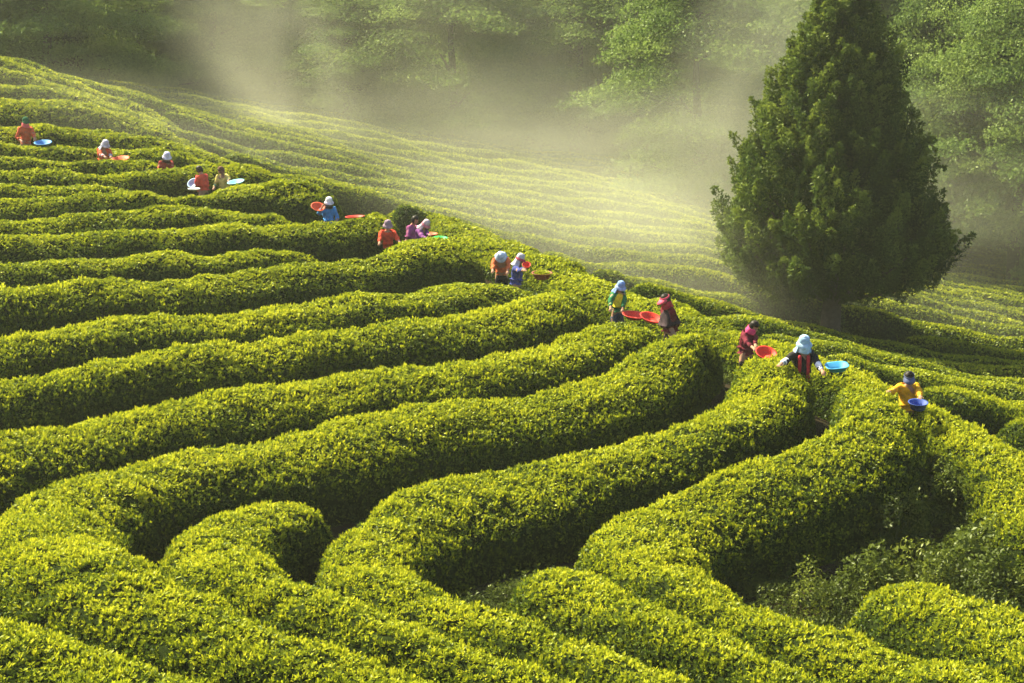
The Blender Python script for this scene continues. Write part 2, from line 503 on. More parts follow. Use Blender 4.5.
# ------------------------------------------------------------------ trees
def tube(P, r, seg=8):
    P = np.asarray(P, float); r = np.asarray(r, float)
    t = np.gradient(P, axis=0); t /= np.linalg.norm(t, axis=1)[:, None] + 1e-9
    ref = np.array([0.31, 0.17, 0.05]); 
    a = np.cross(t, ref); a /= np.linalg.norm(a, axis=1)[:, None] + 1e-9
    b = np.cross(t, a)
    th = np.linspace(0, 2 * math.pi, seg, endpoint=False)
    V = P[:, None] + r[:, None, None] * (np.cos(th)[None, :, None] * a[:, None] + np.sin(th)[None, :, None] * b[:, None])
    n = len(P)
    i, j = np.meshgrid(np.arange(n - 1), np.arange(seg), indexing='ij')
    Q = np.stack([i * seg + j, i * seg + (j + 1) % seg, (i + 1) * seg + (j + 1) % seg, (i + 1) * seg + j], -1).reshape(-1, 4)
    return V.reshape(-1, 3), Q


def join(parts):
    Vs, Qs, o = [], [], 0
    for V, Q in parts:
        Vs.append(V); Qs.append(Q + o); o += len(V)
    return np.vstack(Vs), np.vstack(Qs)


def broad_tree(seed, H=13.0, R=4.4, low=1.6, nclump=90, per=230, leaf=0.15, flat=0.5):
    r = np.random.default_rng(seed)
    th = 0.35
    wob = lambda n: np.column_stack([np.cumsum(r.normal(0, .12, n)), np.cumsum(r.normal(0, .12, n)), np.zeros(n)])
    zs = np.linspace(-0.4, H * 0.86, 12)
    T = np.column_stack([np.zeros(12), np.zeros(12), zs]) + wob(12) * np.linspace(0, 1, 12)[:, None]
    parts = [tube(T, np.linspace(0.30, 0.05, 12) * H / 13, 10)]
    Vs, Ts, Qs, off = [], [], [], 0
    cen = []
    for k in range(nclump):
        f = r.uniform(0, 1) ** 0.85
        z = low + (H - low) * f
        prof = math.sin(math.pi * min(1, (0.16 + 0.84 * f)) ** 0.9) ** 0.65 if f < 0.98 else 0.2
        ang = r.uniform(0, 2 * math.pi)
        rad = R * prof * math.sqrt(r.uniform(0.12, 1.0)) * r.uniform(0.8, 1.12)
        cen.append((rad * math.cos(ang), rad * math.sin(ang), z - 0.12 * rad))
    cen = np.array(cen)
    for c in cen[::7]:
        b = T[np.clip(np.searchsorted(T[:, 2], c[2] - 1.2 - 0.25 * np.hypot(c[0], c[1])), 2, 10)]
        if np.linalg.norm(c - b) > 3.4: continue
        m = (b + c) / 2 + np.array([0, 0, 0.35])
        q = np.linspace(0, 1, 6)[:, None]
        L = (1 - q) ** 2 * b + 2 * q * (1 - q) * m + q ** 2 * c
        parts.append(tube(L, np.linspace(0.10, 0.025, 6), 5))
    TV, TQ = join(parts)
    for c in cen:
        n = int(per * r.uniform(0.6, 1.3))
        s = r.uniform(0.75, 1.35) * R / 4.8
        d = r.normal(size=(n, 3)); d /= np.linalg.norm(d, axis=1)[:, None]
        d[:, 2] = np.where(d[:, 2] < -0.2, -d[:, 2] * 0.6, d[:, 2])
        rr = r.uniform(0.45, 1.08, n)[:, None]
        out = np.array([c[0], c[1], 0]); out = out / (np.linalg.norm(out) + 1e-6)
        P = c + d * rr * s * np.array([1.15, 1.15, flat]) 
        P[:, 2] -= 0.22 * ((P[:, :2] - c[:2]) @ out[:2])
        tone = np.full(n, r.uniform(0.35, 0.95)) + 0.12 * r.normal(size=n)
        V, Q, t = leaves(P, d * 0.5 + out * 0.4, leaf, tone, k=2, up=0.1, spread=1.1, wid=0.55, r=r)
        Vs.append(V); Qs.append(Q + off); Ts.append(t); off += len(V)
    return (TV, TQ), (np.vstack(Vs), np.vstack(Qs), np.concatenate(Ts))


TREE_KIND = []
for sd, H, R, low, nc, flat in [(11, 14, 5.4, 0.5, 210, 0.8), (12, 15, 4.6, 0.5, 170, 0.9), (13, 14.5, 5.4, 3.4, 180, 0.75), (14, 12.5, 5.6, 0.3, 220, 0.8)]:
    (TV, TQ), (CV, CQ, CT) = broad_tree(sd, H, R, low, nc, 420, 0.125, flat)
    TREE_KIND.append((mesh_np('trunk', TV, TQ, [M_BARK], smooth=True), mesh_np('crown', CV, CQ, [M_BROAD], tone=CT)))


DARK_CROWN = []
for _, c_ in TREE_KIND:
    k_ = c_.copy(); k_.name = 'crown'
    k_.materials.clear(); k_.materials.append(M_DARK)
    DARK_CROWN.append(k_)


def put_tree(kind, u, d, scale, rz, label, group, name='broadleaf_tree', sink=0.0, squat=0.74):
    p = at(u, 120, d)
    x, y = p[0], p[1]
    o = empty(name, (x, y, float(ground(x, y)[0]) - sink), rz)
    o.scale = (scale, scale, scale * squat)
    tag(o, label, 'tree', group)
    if name == 'broadleaf_tree': o.scale.z *= 1.3 if u > 820 else (1.12 if u > 590 else 1.0)
    link('trunk', TREE_KIND[kind][0], o)
    link('crown', (DARK_CROWN if name == 'forest_tree' else [t[1] for t in TREE_KIND])[kind], o)
    return o


FRONT = [
 (1, -150, 84, 1.0, 'hazy tree at the top left behind the topmost tea hedges'), (0, -55, 80, 1.0, 'hazy tree at the top left behind the topmost tea hedges'),
 (3, 45, 73, 1.0, 'rounded hazy tree standing over the top left corner of the tea slope'),
 (1, 135, 82, 1.0, 'tree dissolving in the pale mist streak right of the top left corner'),
 (3, 215, 82, 1.0, 'faint tree inside the brightest mist behind the upper field'), (1, 285, 82, 1.0, 'faint tree inside the brightest mist behind the upper field'),
 (3, 350, 78, 0.8, 'low dark bushy tree at the edge of the valley left of the tall pale trees'),
 (0, 455, 77, 1.0, 'tall pale green tree with layered boughs above the valley centre'),
 (3, 535, 81, 1.05, 'second tall pale tree with a bare lower trunk in the valley centre'),
 (2, 575, 79, 1.0, 'slim tree with bare trunk between the two large pale trees'),
 (0, 700, 70, 1.0, 'large sunlit leafy tree left of the juniper with mist below it'),
 (1, 640, 82, 1.0, 'darker tree behind the large sunlit tree left of the juniper'),
 (3, 800, 76, 1.05, 'leafy tree half hidden behind the left shoulder of the juniper'),
 (0, 880, 77, 1.05, 'leafy tree rising behind the right shoulder of the juniper'),
 (2, 955, 74, 1.0, 'tall tree with drooping leafy boughs right of the juniper'),
 (2, 1020, 70, 0.98, 'tree with a clear straight trunk at the right edge of the photo'),
 (0, 1090, 73, 1.0, 'shadowy tree beyond the right edge trunk'), (3, 1180, 72, 1.0, 'shadowy tree beyond the right edge trunk'),
]
for i, (k, u, d, s, lab) in enumerate(FRONT):
    put_tree(k, u, d, s * 0.9, i * 2.1, lab, 'broadleaf trees along the forest edge')
BACK = 'tall dark tree deep in the forest behind the edge trees'
for row, (d0, st, off) in enumerate([(90, 82, 0), (101, 74, 35), (114, 70, 10)]):
    for i, u in enumerate(range(-190 + off, 1230, st)):
        put_tree((i * 3 + row) % 4, u + random.uniform(-14, 14), d0 + random.uniform(-2.5, 2.5), random.uniform(0.85, 1.0), i * 1.7 + row, BACK, 'forest trees behind the edge', 'forest_tree', 0.0, (0.66, 0.8, 1.0)[row])

# ------------------------------------------------------------------ the big juniper
def juniper():
    r = np.random.default_rng(5)
    pz = [1.15, 1.6, 2.3, 3.0, 3.7, 5.0, 6.0, 7.25, 8.5, 9.6, 10.3, 10.8]
    left = [0.5, 1.8, 2.75, 3.15, 3.2, 2.7, 2.2, 1.5, 0.75, 0.35, 0.15, 0.03]
    right = [2.1, 2.7, 3.15, 3.25, 3.0, 2.3, 2.0, 1.6, 1.1, 0.65, 0.3, 0.03]
    zs = np.linspace(-0.5, 9.6, 16)
    T = np.column_stack([0.08 * np.sin(zs * 0.7), 0.06 * np.cos(zs), zs])
    parts = [tube(T, np.interp(zs, [-0.5, 0.2, 1.5, 9.6], [0.40, 0.29, 0.25, 0.04]), 14)]
    Vs, Qs, Ts, off = [], [], [], 0
    nb = 1250
    for k in range(nb):
        f = (k + r.uniform(0, 1)) / nb
        z = 2.0 + 8.7 * (1 - (1 - f) ** 0.62)
        ang = r.uniform(0, 2 * math.pi)
        ca, sa = math.cos(ang), math.sin(ang)
        R = np.interp(z, pz, right if ca > 0 else left)
        Rm = 0.5 * (np.interp(z, pz, left) + np.interp(z, pz, right))
        R = R * ca * ca + Rm * sa * sa
        q = r.uniform(0.45, 1.0) ** 0.5 if r.random() < 0.8 else r.uniform(0.15, 0.7)
        rad = R * q * r.uniform(0.86, 1.01)
        c = np.array([rad * ca, rad * sa, z])
        out = np.array([ca, sa, 0.0])
        # one plume: a tapering spray that rises and leans outward
        ln = r.uniform(0.6, 1.35) * (0.65 + 0.35 * min(1, R / 2))
        axis_ = out * r.uniform(0.15, 0.7) + np.array([0, 0, r.uniform(0.6, 1.0)]) + r.normal(0, 0.15, 3)
        if ca < 0.2 and z < 1.7: c[2] += 0.5
        if z < 2.0: axis_ = out * 0.8 + np.array([0, 0, r.uniform(-0.45, 0.35)])
        axis_ /= np.linalg.norm(axis_)
        n = int(150 * ln)
        u = r.uniform(0, 1, n)
        wdt = 0.22 * np.sin(np.pi * (0.10 + 0.88 * u)) ** 0.8 * (1.1 - 0.35 * u)
        d = r.normal(size=(n, 3)); d -= (d @ axis_)[:, None] * axis_
        d /= np.linalg.norm(d, axis=1)[:, None] + 1e-9
        P = c - axis_ * ln * 0.35 + axis_ * (u * ln)[:, None] + d * (wdt * np.sqrt(r.uniform(0.15, 1.0, n)))[:, None]
        N = d * 0.7 + axis_ * 0.8
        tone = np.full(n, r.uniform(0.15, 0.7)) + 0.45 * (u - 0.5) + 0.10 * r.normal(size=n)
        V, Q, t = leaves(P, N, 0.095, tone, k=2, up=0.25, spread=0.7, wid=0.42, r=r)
        Vs.append(V); Qs.append(Q + off); Ts.append(t); off += len(V)
        if k % 6 == 0 and z > 2.3:
            b = np.array([0, 0, max(1.7, z - 0.4 - 0.3 * rad)])
            tt = np.linspace(0, 1, 6)[:, None]
            parts.append(tube((1 - tt) * b + tt * c + np.array([0, 0, -0.2]) * np.sin(tt * math.pi), np.linspace(0.08, 0.02, 6), 5))
    return join(parts), (np.vstack(Vs), np.vstack(Qs), np.concatenate(Ts))


(TV, TQ), (CV, CQ, CT) = juniper()
jun = empty('juniper_tree', (TREE[0], TREE[1], float(ground(TREE[0], TREE[1])[0])))
tag(jun, 'big dark conical juniper standing alone beside the ridge of tea pickers', 'tree')
link('trunk', mesh_np('trunk', TV, TQ, [noise_mat('juniper_bark', (0.05, 0.038, 0.028), (0.12, 0.095, 0.07), 9.0, 0.9, 0.8)], smooth=True), jun)
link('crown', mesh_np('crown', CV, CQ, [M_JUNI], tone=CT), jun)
print('JUNIPER faces', len(CQ))
# ------------------------------------------------------------------ people
def cloth_mat(name, c, rough=0.9, var=0.34):
    a = tuple(max(0, x * (1 - var)) for x in c); b = tuple(min(1, x * (1 + var)) for x in c)
    return noise_mat(name, a, b, 11.0, rough, 0.6, spec=0.12)


def plastic_mat(name, c):
    m, nt, out = new_mat(name)
    b = nt.nodes.new('ShaderNodeBsdfPrincipled')
    n = nt.nodes.new('ShaderNodeTexNoise'); n.inputs['Scale'].default_value = 9
    tc = nt.nodes.new('ShaderNodeTexCoord'); nt.links.new(tc.outputs['Object'], n.inputs['Vector'])
    nt.links.new(ramp(nt, n.outputs['Fac'], [(0.3, tuple(x * 0.85 for x in c)), (0.7, c)]), b.inputs['Base Color'])
    b.inputs['Roughness'].default_value = 0.6
    b.inputs['Specular IOR Level'].default_value = 0.25
    b.inputs['Subsurface Weight'].default_value = 0.0
    nt.links.new(b.outputs[0], out.inputs['Surface'])
    return m


M_SKIN = cloth_mat('skin', (0.36, 0.20, 0.13), 0.6, 0.05)
M_HAIR = cloth_mat('black_hair', (0.018, 0.014, 0.012), 0.5)
M_EYE = cloth_mat('dark_eye', (0.015, 0.012, 0.01), 0.3)
_cm = {}


def cm(c):
    if c not in _cm: _cm[c] = cloth_mat('cloth', c)
    return _cm[c]


L_FOLD = Lump(9, 0.14)
SCALES = []


def skin_mesh(verts, edges, radii, root=0, levels=1, fold=0.0):
    me = bpy.data.meshes.new('sk')
    me.from_pydata([tuple(v) for v in verts], edges, [])
    o = bpy.data.objects.new('sk', me)
    COL.objects.link(o)
    sk = o.modifiers.new('s', 'SKIN')
    sk.use_smooth_shade = True
    for i, sv in enumerate(me.skin_vertices[0].data):
        r = radii[i]
        sv.radius = r if isinstance(r, tuple) else (r, r)
        sv.use_root = (i == root)
    sub = o.modifiers.new('d', 'SUBSURF'); sub.levels = levels
    dg = bpy.context.evaluated_depsgraph_get(); dg.update()
    out = bpy.data.meshes.new_from_object(o.evaluated_get(dg))
    bpy.data.objects.remove(o); bpy.data.meshes.remove(me)
    out.materials.clear()
    if fold:
        co = np.empty(len(out.vertices) * 3, np.float32); out.vertices.foreach_get('co', co)
        no = np.empty(len(out.vertices) * 3, np.float32); out.vertices.foreach_get('normal', no)
        co, no = co.reshape(-1, 3), no.reshape(-1, 3)
        co = co + no * (fold * L_FOLD(co * np.array([1, 1, .55]) + len(SCALES) * 1.7))[:, None]
        out.vertices.foreach_set('co', co.astype(np.float32).ravel())
    for p in out.polygons: p.use_smooth = True
    return out


def bm_join_mesh(me, bm2):
    bm = bmesh.new(); bm.from_mesh(me)
    tmp = bpy.data.meshes.new('t'); bm2.to_mesh(tmp); bm.from_mesh(tmp); bpy.data.meshes.remove(tmp)
    for f in bm.faces: f.smooth = True
    bm.to_mesh(me); bm.free(); bm2.free()


def lathe(prof, M, a0=0.0, a1=2 * math.pi, seg=24, rfun=None, name='lathe', smooth=True, thick=0.004):
    """prof: [(r, z)], turned about local Z (a = 0 is local +Y, the front), then moved by matrix M"""
    bm = bmesh.new()
    closed = abs(a1 - a0 - 2 * math.pi) < 1e-6
    rows = []
    for k in range(seg if closed else seg + 1):
        a = a0 + (a1 - a0) * k / seg
        row = []
        for (r, z) in prof:
            rr, zz = (r, z) if rfun is None else rfun(r, z, a)
            row.append(bm.verts.new(M @ Vector((rr * math.sin(a), rr * math.cos(a), zz))))
        rows.append(row)
    nn = len(rows)
    for k in range(nn if closed else nn - 1):
        A, B = rows[k], rows[(k + 1) % nn]
        for j in range(len(prof) - 1):
            bm.faces.new((A[j], A[j + 1], B[j + 1], B[j]))
    bmesh.ops.remove_doubles(bm, verts=bm.verts, dist=1e-5)
    if thick:
        bmesh.ops.recalc_face_normals(bm, faces=bm.faces)
        bmesh.ops.solidify(bm, geom=bm.faces[:], thickness=thick)
    me = bpy.data.meshes.new(name); bm.to_mesh(me); bm.free()
    if smooth:
        for p in me.polygons: p.use_smooth = True
    return me


def arm_ik(sh, hand, l1, l2, outward, down=Vector((0, -0.3, -1))):
    d = hand - sh
    L = d.length
    mx = (l1 + l2) * 0.985
    if L > mx: hand = sh + d * (mx / L); d = hand - sh; L = mx
    if L < 0.12: hand = sh + d.normalized() * 0.12; d = hand - sh; L = 0.12
    a = (l1 * l1 - l2 * l2 + L * L) / (2 * L)
    h = math.sqrt(max(0, l1 * l1 - a * a))
    n = d.normalized()
    pole = down + outward * 0.5
    pole = (pole - n * pole.dot(n)).normalized()
    return sh + n * a + pole * h, hand



def person(label, u, v, d, face, lean, shirt, trousers, hat=None, hands=(None, None), scarf=None, nod=20, vest=None, cuffs=None, stripes=None, hair=True, hgt=None, twist=0):
    top = at(u, v, d)
    gz = float(ground(top[0], top[1])[0]) - 0.02
    need = top[2] - gz
    la, na = math.radians(lean), math.radians(lean + nod)
    std = 0.86 + 0.56 * math.cos(la) + 0.19 * math.cos(min(na, 1.2)) + (0.05 if hat else 0)
    sc = need / std
    SCALES.append((label[:34], round(need, 2), round(sc, 2)))
    sc = min(1.12, max(0.86, sc))
    rz = math.radians(face)
    fwd = Vector((-math.sin(rz), math.cos(rz), 0))
    off = fwd * (math.sin(la) * 0.6 * sc)
    bz = top[2] - std * sc
    root = empty('person', (top[0] - off.x, top[1] - off.y, max(bz, gz - 0.25) if bz < gz else bz), rz)
    root.scale = (sc, sc, sc)
    # stand on the ground: stretch of the legs absorbs what is left
    leg_extra = (root.location.z - gz) / sc
    tag(root, label, 'person', 'tea pickers among the hedges')
    pv = Vector((0, 0, 0.86))
    R = Matrix.Rotation(-la, 3, 'X')
    tr = lambda x, y, z: pv + R @ (Vector((x, y, z)) - pv)
    pel, sp, ch, nb = tr(0, 0, .88), tr(0, .015, 1.05), tr(0, .02, 1.22), tr(0, -.01, 1.36)
    RN = Matrix.Rotation(-na, 3, 'X') @ Matrix.Rotation(math.radians(twist), 3, 'Z')
    nk = nb + RN @ Vector((0, 0.01, 0.07))
    hc = nk + RN @ Vector((0, 0.025, 0.105))
    MH = Matrix.Translation(hc) @ RN.to_4x4()
    base = Matrix.Translation(root.location) @ Matrix.Rotation(rz, 4, 'Z') @ Matrix.Scale(sc, 4)
    inv = base.inverted()
    V, E, Rd = [pel, sp, ch, nb, nk, hc - RN @ Vector((0, 0.02, 0.03))], [(0, 1), (1, 2), (2, 3), (3, 4), (4, 5)], [.125, .115, .125, .075, .052, .05]
    arms = []
    for k, sx in enumerate((1, -1)):
        sh = tr(.165 * sx, 0, 1.315)
        tgt = hands[k]
        if tgt is None: hd = tr(.16 * sx, .0, 1.0) + Vector((0.02 * sx, .30, -0.02))
        else: hd = inv @ Vector(tgt)
        el, hd = arm_ik(sh, hd, .265, .25, Vector((sx, 0, 0)))
        arms.append((sx, sh, el, hd))
        b = len(V)
        V += [sh, el, hd]; Rd += [.062, .045, .032]; E += [(2, b), (b, b + 1), (b + 1, b + 2)]
        fd = (hd - el).normalized()
        side = fd.cross(Vector((0, 0, 1)))
        side = side.normalized() if side.length > .1 else Vector((1, 0, 0))
        nrm = side.cross(fd)
        V.append(hd + fd * .075); Rd.append(.034); E.append((b + 2, b + 3))
        palm = b + 3
        for q, ln in enumerate((.058, .072, .078, .070, .055)):
            s_ = side * ((q - 2) * .019)
            i0 = len(V)
            if q == 0:
                V += [hd + fd * .045 + side * -.045, hd + fd * .085 + side * -.06 - nrm * .015]
            else:
                V += [hd + fd * (.075 + ln * .5) + s_ - nrm * .008, hd + fd * (.075 + ln * .9) + s_ - nrm * .03]
            Rd += [.010, .008]; E += [(palm, i0), (i0, i0 + 1)]
    legs = []
    for sx in (1, -1):
        b = len(V)
        ft = -leg_extra
        hp, kn, an, to = Vector((.095 * sx, 0, .80)), Vector((.10 * sx, .05, .45 + ft * .5)), Vector((.10 * sx, -.02, .07 + ft)), Vector((.11 * sx, .15, .035 + ft))
        legs.append((hp, kn, an, to))
        V += [hp, kn, an, to]; Rd += [.088, .058, .042, .035]; E += [(0, b), (b, b + 1), (b + 1, b + 2), (b + 2, b + 3)]
    body = skin_mesh(V, E, Rd)
    bm = bmesh.new()
    bmesh.ops.create_uvsphere(bm, u_segments=16, v_segments=12, radius=1.0)
    for w in bm.verts:
        x, y, z = w.co
        f = 1.0 + 0.06 * max(0, z) - 0.20 * max(0, -z) * (1 if y < 0.2 else 0.6)
        p = Vector((x * .076 * f, y * .092 * f + (.012 if z < 0 and y > 0 else 0), z * .112))
        if y > 0.93 and -0.35 < z < 0.1: p.y += .016
        w.co = MH @ p
    for (cx_, cy_, cz_, rx, ry, rz_) in [(0, .100, -.018, .014, .018, .022), (.079, -.004, -.01, .012, .02, .03), (-.079, -.004, -.01, .012, .02, .03), (0, .088, -.062, .024, .010, .007)]:
        g = bmesh.ops.create_uvsphere(bm, u_segments=8, v_segments=6, radius=1.0)
        for w in g['verts']: w.co = MH @ Vector((cx_ + w.co.x * rx, cy_ + w.co.y * ry, cz_ + w.co.z * rz_))
    bm_join_mesh(body, bm)
    link('body', body, root, [M_SKIN])
    for sx in (1, -1):
        bm = bmesh.new()
        g = bmesh.ops.create_uvsphere(bm, u_segments=8, v_segments=6, radius=.011)
        for w in g['verts']: w.co = MH @ (w.co + Vector((.032 * sx, .084, .008)))
        me = bpy.data.meshes.new('eye'); bm.to_mesh(me); bm.free()
        link('eye', me, root, [M_EYE])
    # shirt
    sv, se, sr = [tr(0, 0, .90), pel, sp, ch, nb - R @ Vector((0, 0, .03))], [(0, 1), (1, 2), (2, 3), (3, 4)], [.132, .146, .146, .150, .088]
    for sx, sh, el, hd in arms:
        b = len(sv)
        wr = el + (hd - el) * .86
        sv += [sh, (sh + el) / 2, el, wr]; sr += [.082, .070, .060, .046]; se += [(3, b), (b, b + 1), (b + 1, b + 2), (b + 2, b + 3)]
    link('jacket', skin_mesh(sv, se, sr, 1, 2, .013), root, [cm(shirt)])
    tv, te, tr_ = [Vector((0, 0, .90)), Vector((0, 0, .84))], [(0, 1)], [.13, .14]
    for hp, kn, an, to in legs:
        b = len(tv)
        tv += [hp, kn, an]; tr_ += [.105, .080, .065]; te += [(1, b), (b, b + 1), (b + 1, b + 2)]
    link('trousers', skin_mesh(tv, te, tr_, 1, 2, .010), root, [cm(trousers)])
    for hp, kn, an, to in legs:
        link('boot', skin_mesh([an + Vector((0, -.02, 0)), an + Vector((0, .02, -.03)), to], [(0, 1), (1, 2)], [.058, .052, .042]), root, [cm((0.03, 0.03, 0.035))])
    if vest:
        vv = [tr(0, 0, .88), pel, sp, ch, tr(0, 0, 1.30)]
        vs_ = vv + [tr(.13, 0, 1.30), tr(-.13, 0, 1.30)]
        link('vest', skin_mesh(vs_, [(0, 1), (1, 2), (2, 3), (3, 4), (3, 5), (3, 6)], [.150, .172, .174, .176, .11, .088, .088], 1, 2, .010), root, [cm(vest)])
    if stripes:
        for sx in (1, -1):
            pts = [tr(.075 * sx, .125 * (1 - .3 * (k == 0)), z) for k, z in enumerate((1.33, 1.22, 1.08, .95, .84, .76))]
            sm = skin_mesh([p + R @ Vector((0, .015, 0)) for p in pts], [(k, k + 1) for k in range(5)], [.036] * 6, 0)
            link('vest_panel', sm, root, [cm(stripes)])
    if cuffs:
        for sx, sh, el, hd in arms:
            a_ = sh + (el - sh) * .85
            link('arm_cover', skin_mesh([a_, el, el + (hd - el) * .95], [(0, 1), (1, 2)], [.068, .066, .052]), root, [cm(cuffs)])
    if hair:
        prof = [(.0001, .128), (.05, .118), (.085, .075), (.098, .02), (.094, -.04), (.080, -.085)]
        link('hair', lathe(prof, MH @ Matrix.Translation((0, -.012, 0)), math.radians(58), math.radians(302), 20, thick=.006), root, [M_HAIR])
        link('hair', lathe([(.0001, .130), (.05, .120), (.086, .078), (.097, .045)], MH @ Matrix.Translation((0, -.006, 0)), thick=.006), root, [M_HAIR])
    if hat:
        kind, c1, c2 = hat
        Mt = MH @ Matrix.Translation((0, -.004, .035)) @ Matrix.Rotation(math.radians(-8), 4, 'X') @ Matrix.Scale(0.93, 4)
        if kind in ('bucket', 'bonnet'):
            hm = link('hat', lathe([(.0001, .125), (.07, .120), (.098, .095), (.108, .03), (.112, .0)], Mt, name='hat'), root, [cm(c1)])
            front = .075 if kind == 'bonnet' else .07
            rf = lambda r, z, a: (r if r < .12 else .112 + (front * (0.55 + 0.45 * math.cos(a))) * (r - .112) / .10, z)
            link('brim', lathe([(.110, .012), (.15, -.012), (.212, -.045)], Mt, rfun=rf, name='brim'), hm, [cm(c2)])
            if kind == 'bonnet':
                dr = lathe([(.106, .02), (.116, -.05), (.125, -.12), (.155, -.20), (.185, -.235)], Mt, math.radians(62), math.radians(298), 22,
                           rfun=lambda r, z, a: (r * (1 + .05 * math.sin(a * 7)), z), name='neck_cloth')
                link('neck_cloth', dr, hm, [cm(c1)])
        elif kind == 'visor':
            hm = link('visor', lathe([(.103, .045), (.107, .01)], Mt, name='visor'), root, [cm(c1)])
            link('brim', lathe([(.103, .02), (.15, .0), (.21, -.035)], Mt, math.radians(-75), math.radians(75), 16,
                               rfun=lambda r, z, a: (.103 + (r - .103) * max(.05, math.cos(a * 1.15)), z), name='brim'), hm, [cm(c1)])
        elif kind == 'cap':
            hm = link('hat', lathe([(.0001, .105), (.06, .098), (.098, .06), (.106, .0)], Mt, name='hat'), root, [cm(c1)])
            link('brim', lathe([(.10, .012), (.15, .0), (.19, -.02)], Mt, math.radians(-70), math.radians(70), 14,
                               rfun=lambda r, z, a: (.102 + (r - .102) * max(.05, math.cos(a * 1.2)), z), name='brim'), hm, [cm(c2)])
    if scarf:
        Ms = Matrix.Translation(nk) @ RN.to_4x4()
        link('scarf', lathe([(.070, .085), (.098, .075), (.104, .03), (.108, -.02), (.118, -.05)], Ms @ Matrix.Translation((0, .008, 0)), thick=.010,
                            rfun=lambda r, z, a: (r * (1 + .05 * math.sin(5 * a) + .10 * math.cos(a)), z + .012 * math.sin(3 * a))), root, [cm(scarf)])
    return root


# ------------------------------------------------------------------ basins and baskets
def basin(name, u, v, d, R, col, label, depth=0.36, tilt=(0, 0), heap=0.0, lip=0.06, square=0.0):
    p = at(u, v, d)
    M = Matrix.Identity(4)
    sq = lambda r, z, a: ((r * (1 + square * 0.16 * abs(math.sin(2 * a)) ** 1.5)), z)
    prof = [(.0001, -R * depth * .5), (R * .62, -R * depth * .5), (R * .70, -R * depth * .42), (R * .93, R * depth * .46), (R * (1 + lip), R * depth * .5), (R * (1 + lip), R * depth * .43)]
    o = link(name, lathe(prof, M, seg=32, rfun=sq, thick=.008 if R < .3 else .010), None, [plastic_mat('plastic', col)])
    o.location = p
    o.rotation_euler = (math.radians(tilt[0]), math.radians(tilt[1]), 0)
    tag(o, label, 'basin' if 'basket' not in name else 'basket', 'basins and baskets of the tea pickers')
    if heap:
        r = np.random.default_rng(int(u))
        n = 260
        a, q = r.uniform(0, 2 * math.pi, n), np.sqrt(r.uniform(0, 1, n))
        zz = R * depth * (0.15 + heap * (1 - q ** 2)) 
        P = np.column_stack([q * R * .84 * np.cos(a), q * R * .84 * np.sin(a), zz])
        V, Q, t = leaves(P, np.tile([0, 0, 1.0], (n, 1)), 0.05, np.full(n, .62), k=3, up=.2, spread=1.2, r=r)
        link('picked_leaves', mesh_np('picked_leaves', V, Q, [M_TEA], tone=t), o)
    return o


RED, ORNG, BLUE, LBLUE, WHITE = (0.62, 0.035, 0.02), (0.68, 0.10, 0.04), (0.05, 0.25, 0.60), (0.25, 0.52, 0.72), (0.72, 0.74, 0.74)
BAS = [
 ('basin', 43, 143.5, 49.6, .23, BLUE, 'blue basin beside the picker in the green hat', .34, (14, 0), 0),
 ('basin', 120, 160, 48.1, .25, ORNG, 'red orange basin held by the picker in orange with a white hat', .34, (14, -6), 0),
 ('basin', 178, 173.5, 46.5, .20, BLUE, 'blue basin at the hand of the picker with the lavender hat', .3, (12, 6), 0),
 ('basin', 193.5, 183.5, 45.1, .15, (0.34, 0.48, 0.66), 'pale blue basin tipped up in front of the dark haired picker in red', .4, (42, -20), 0),
 ('tray', 194, 189.3, 44.6, .15, (0.5, 0.52, 0.5), 'white tray below the tipped pale blue basin', .3, (6, 0), 0),
 ('basin', 236, 182.5, 45.2, .21, (0.22, 0.55, 0.70), 'light blue basin beside the picker in pale yellow', .3, (12, -8), 0),
 ('basin', 318, 207.5, 42.9, .17, ORNG, 'orange red basin tipped up behind the shoulder of the picker in blue', .4, (30, 14), 0),
 ('basin', 355, 218.5, 41.5, .22, RED, 'red basin resting alone on a hedge top left of the red shirted picker', .5, (2, -3), 0),
 ('basin', 409, 246, 40.2, .20, WHITE, 'white basin between the red shirted and purple clad pickers', .3, (10, -6), 0),
 ('basin', 430, 234.5, 41.6, .18, ORNG, 'orange basin just behind the green basin', .3, (5, 0), 0),
 ('basin', 440, 239, 40.3, .17, (0.02, 0.50, 0.12), 'bright green basin at the hand of the picker in purple', .38, (8, 0), 0),
 ('basin', 526.5, 265.5, 39.6, .095, RED, 'small red basin behind the arm of the picker in navy', .7, (35, 0), 0),
 ('basket', 542, 275.5, 37.6, .215, (0.26, 0.07, 0.035), 'brown red basket full of leaves on the hedge beside the picker in navy', .62, (6, 0), .5),
 ('basin', 634, 316, 36.2, .24, RED, 'left red basin by the picker with the yellow vest', .32, (10, 6), 0),
 ('basin', 651, 318.5, 35.2, .23, RED, 'right red basin tilted towards the picker with the pink visor', .32, (16, 14), 0),
 ('basin', 766, 354, 32, .19, RED, 'round red basin held by the picker in maroon with a pink scarf', .42, (28, 8), 0),
 ('basin', 837, 367.5, 30.4, .185, (0.05, 0.30, 0.55), 'bright blue basin lying on the hedge right of the picker in black', .5, (8, -6), 0, .06, 1.0),
 ('basin', 918, 405.5, 30.1, .16, (0.03, 0.07, 0.32), 'dark blue basin on the lap of the picker in yellow', .8, (10, 0), 0),
]
for b in BAS: basin(*b)
bp = lambda i, dx=0, dy=0, dz=0: tuple(at(BAS[i][1], BAS[i][2], BAS[i][3]) + np.array([dx, dy, dz]))
px = lambda u, v, d: tuple(at(u, v, d))
DK = (0.018, 0.018, 0.022)
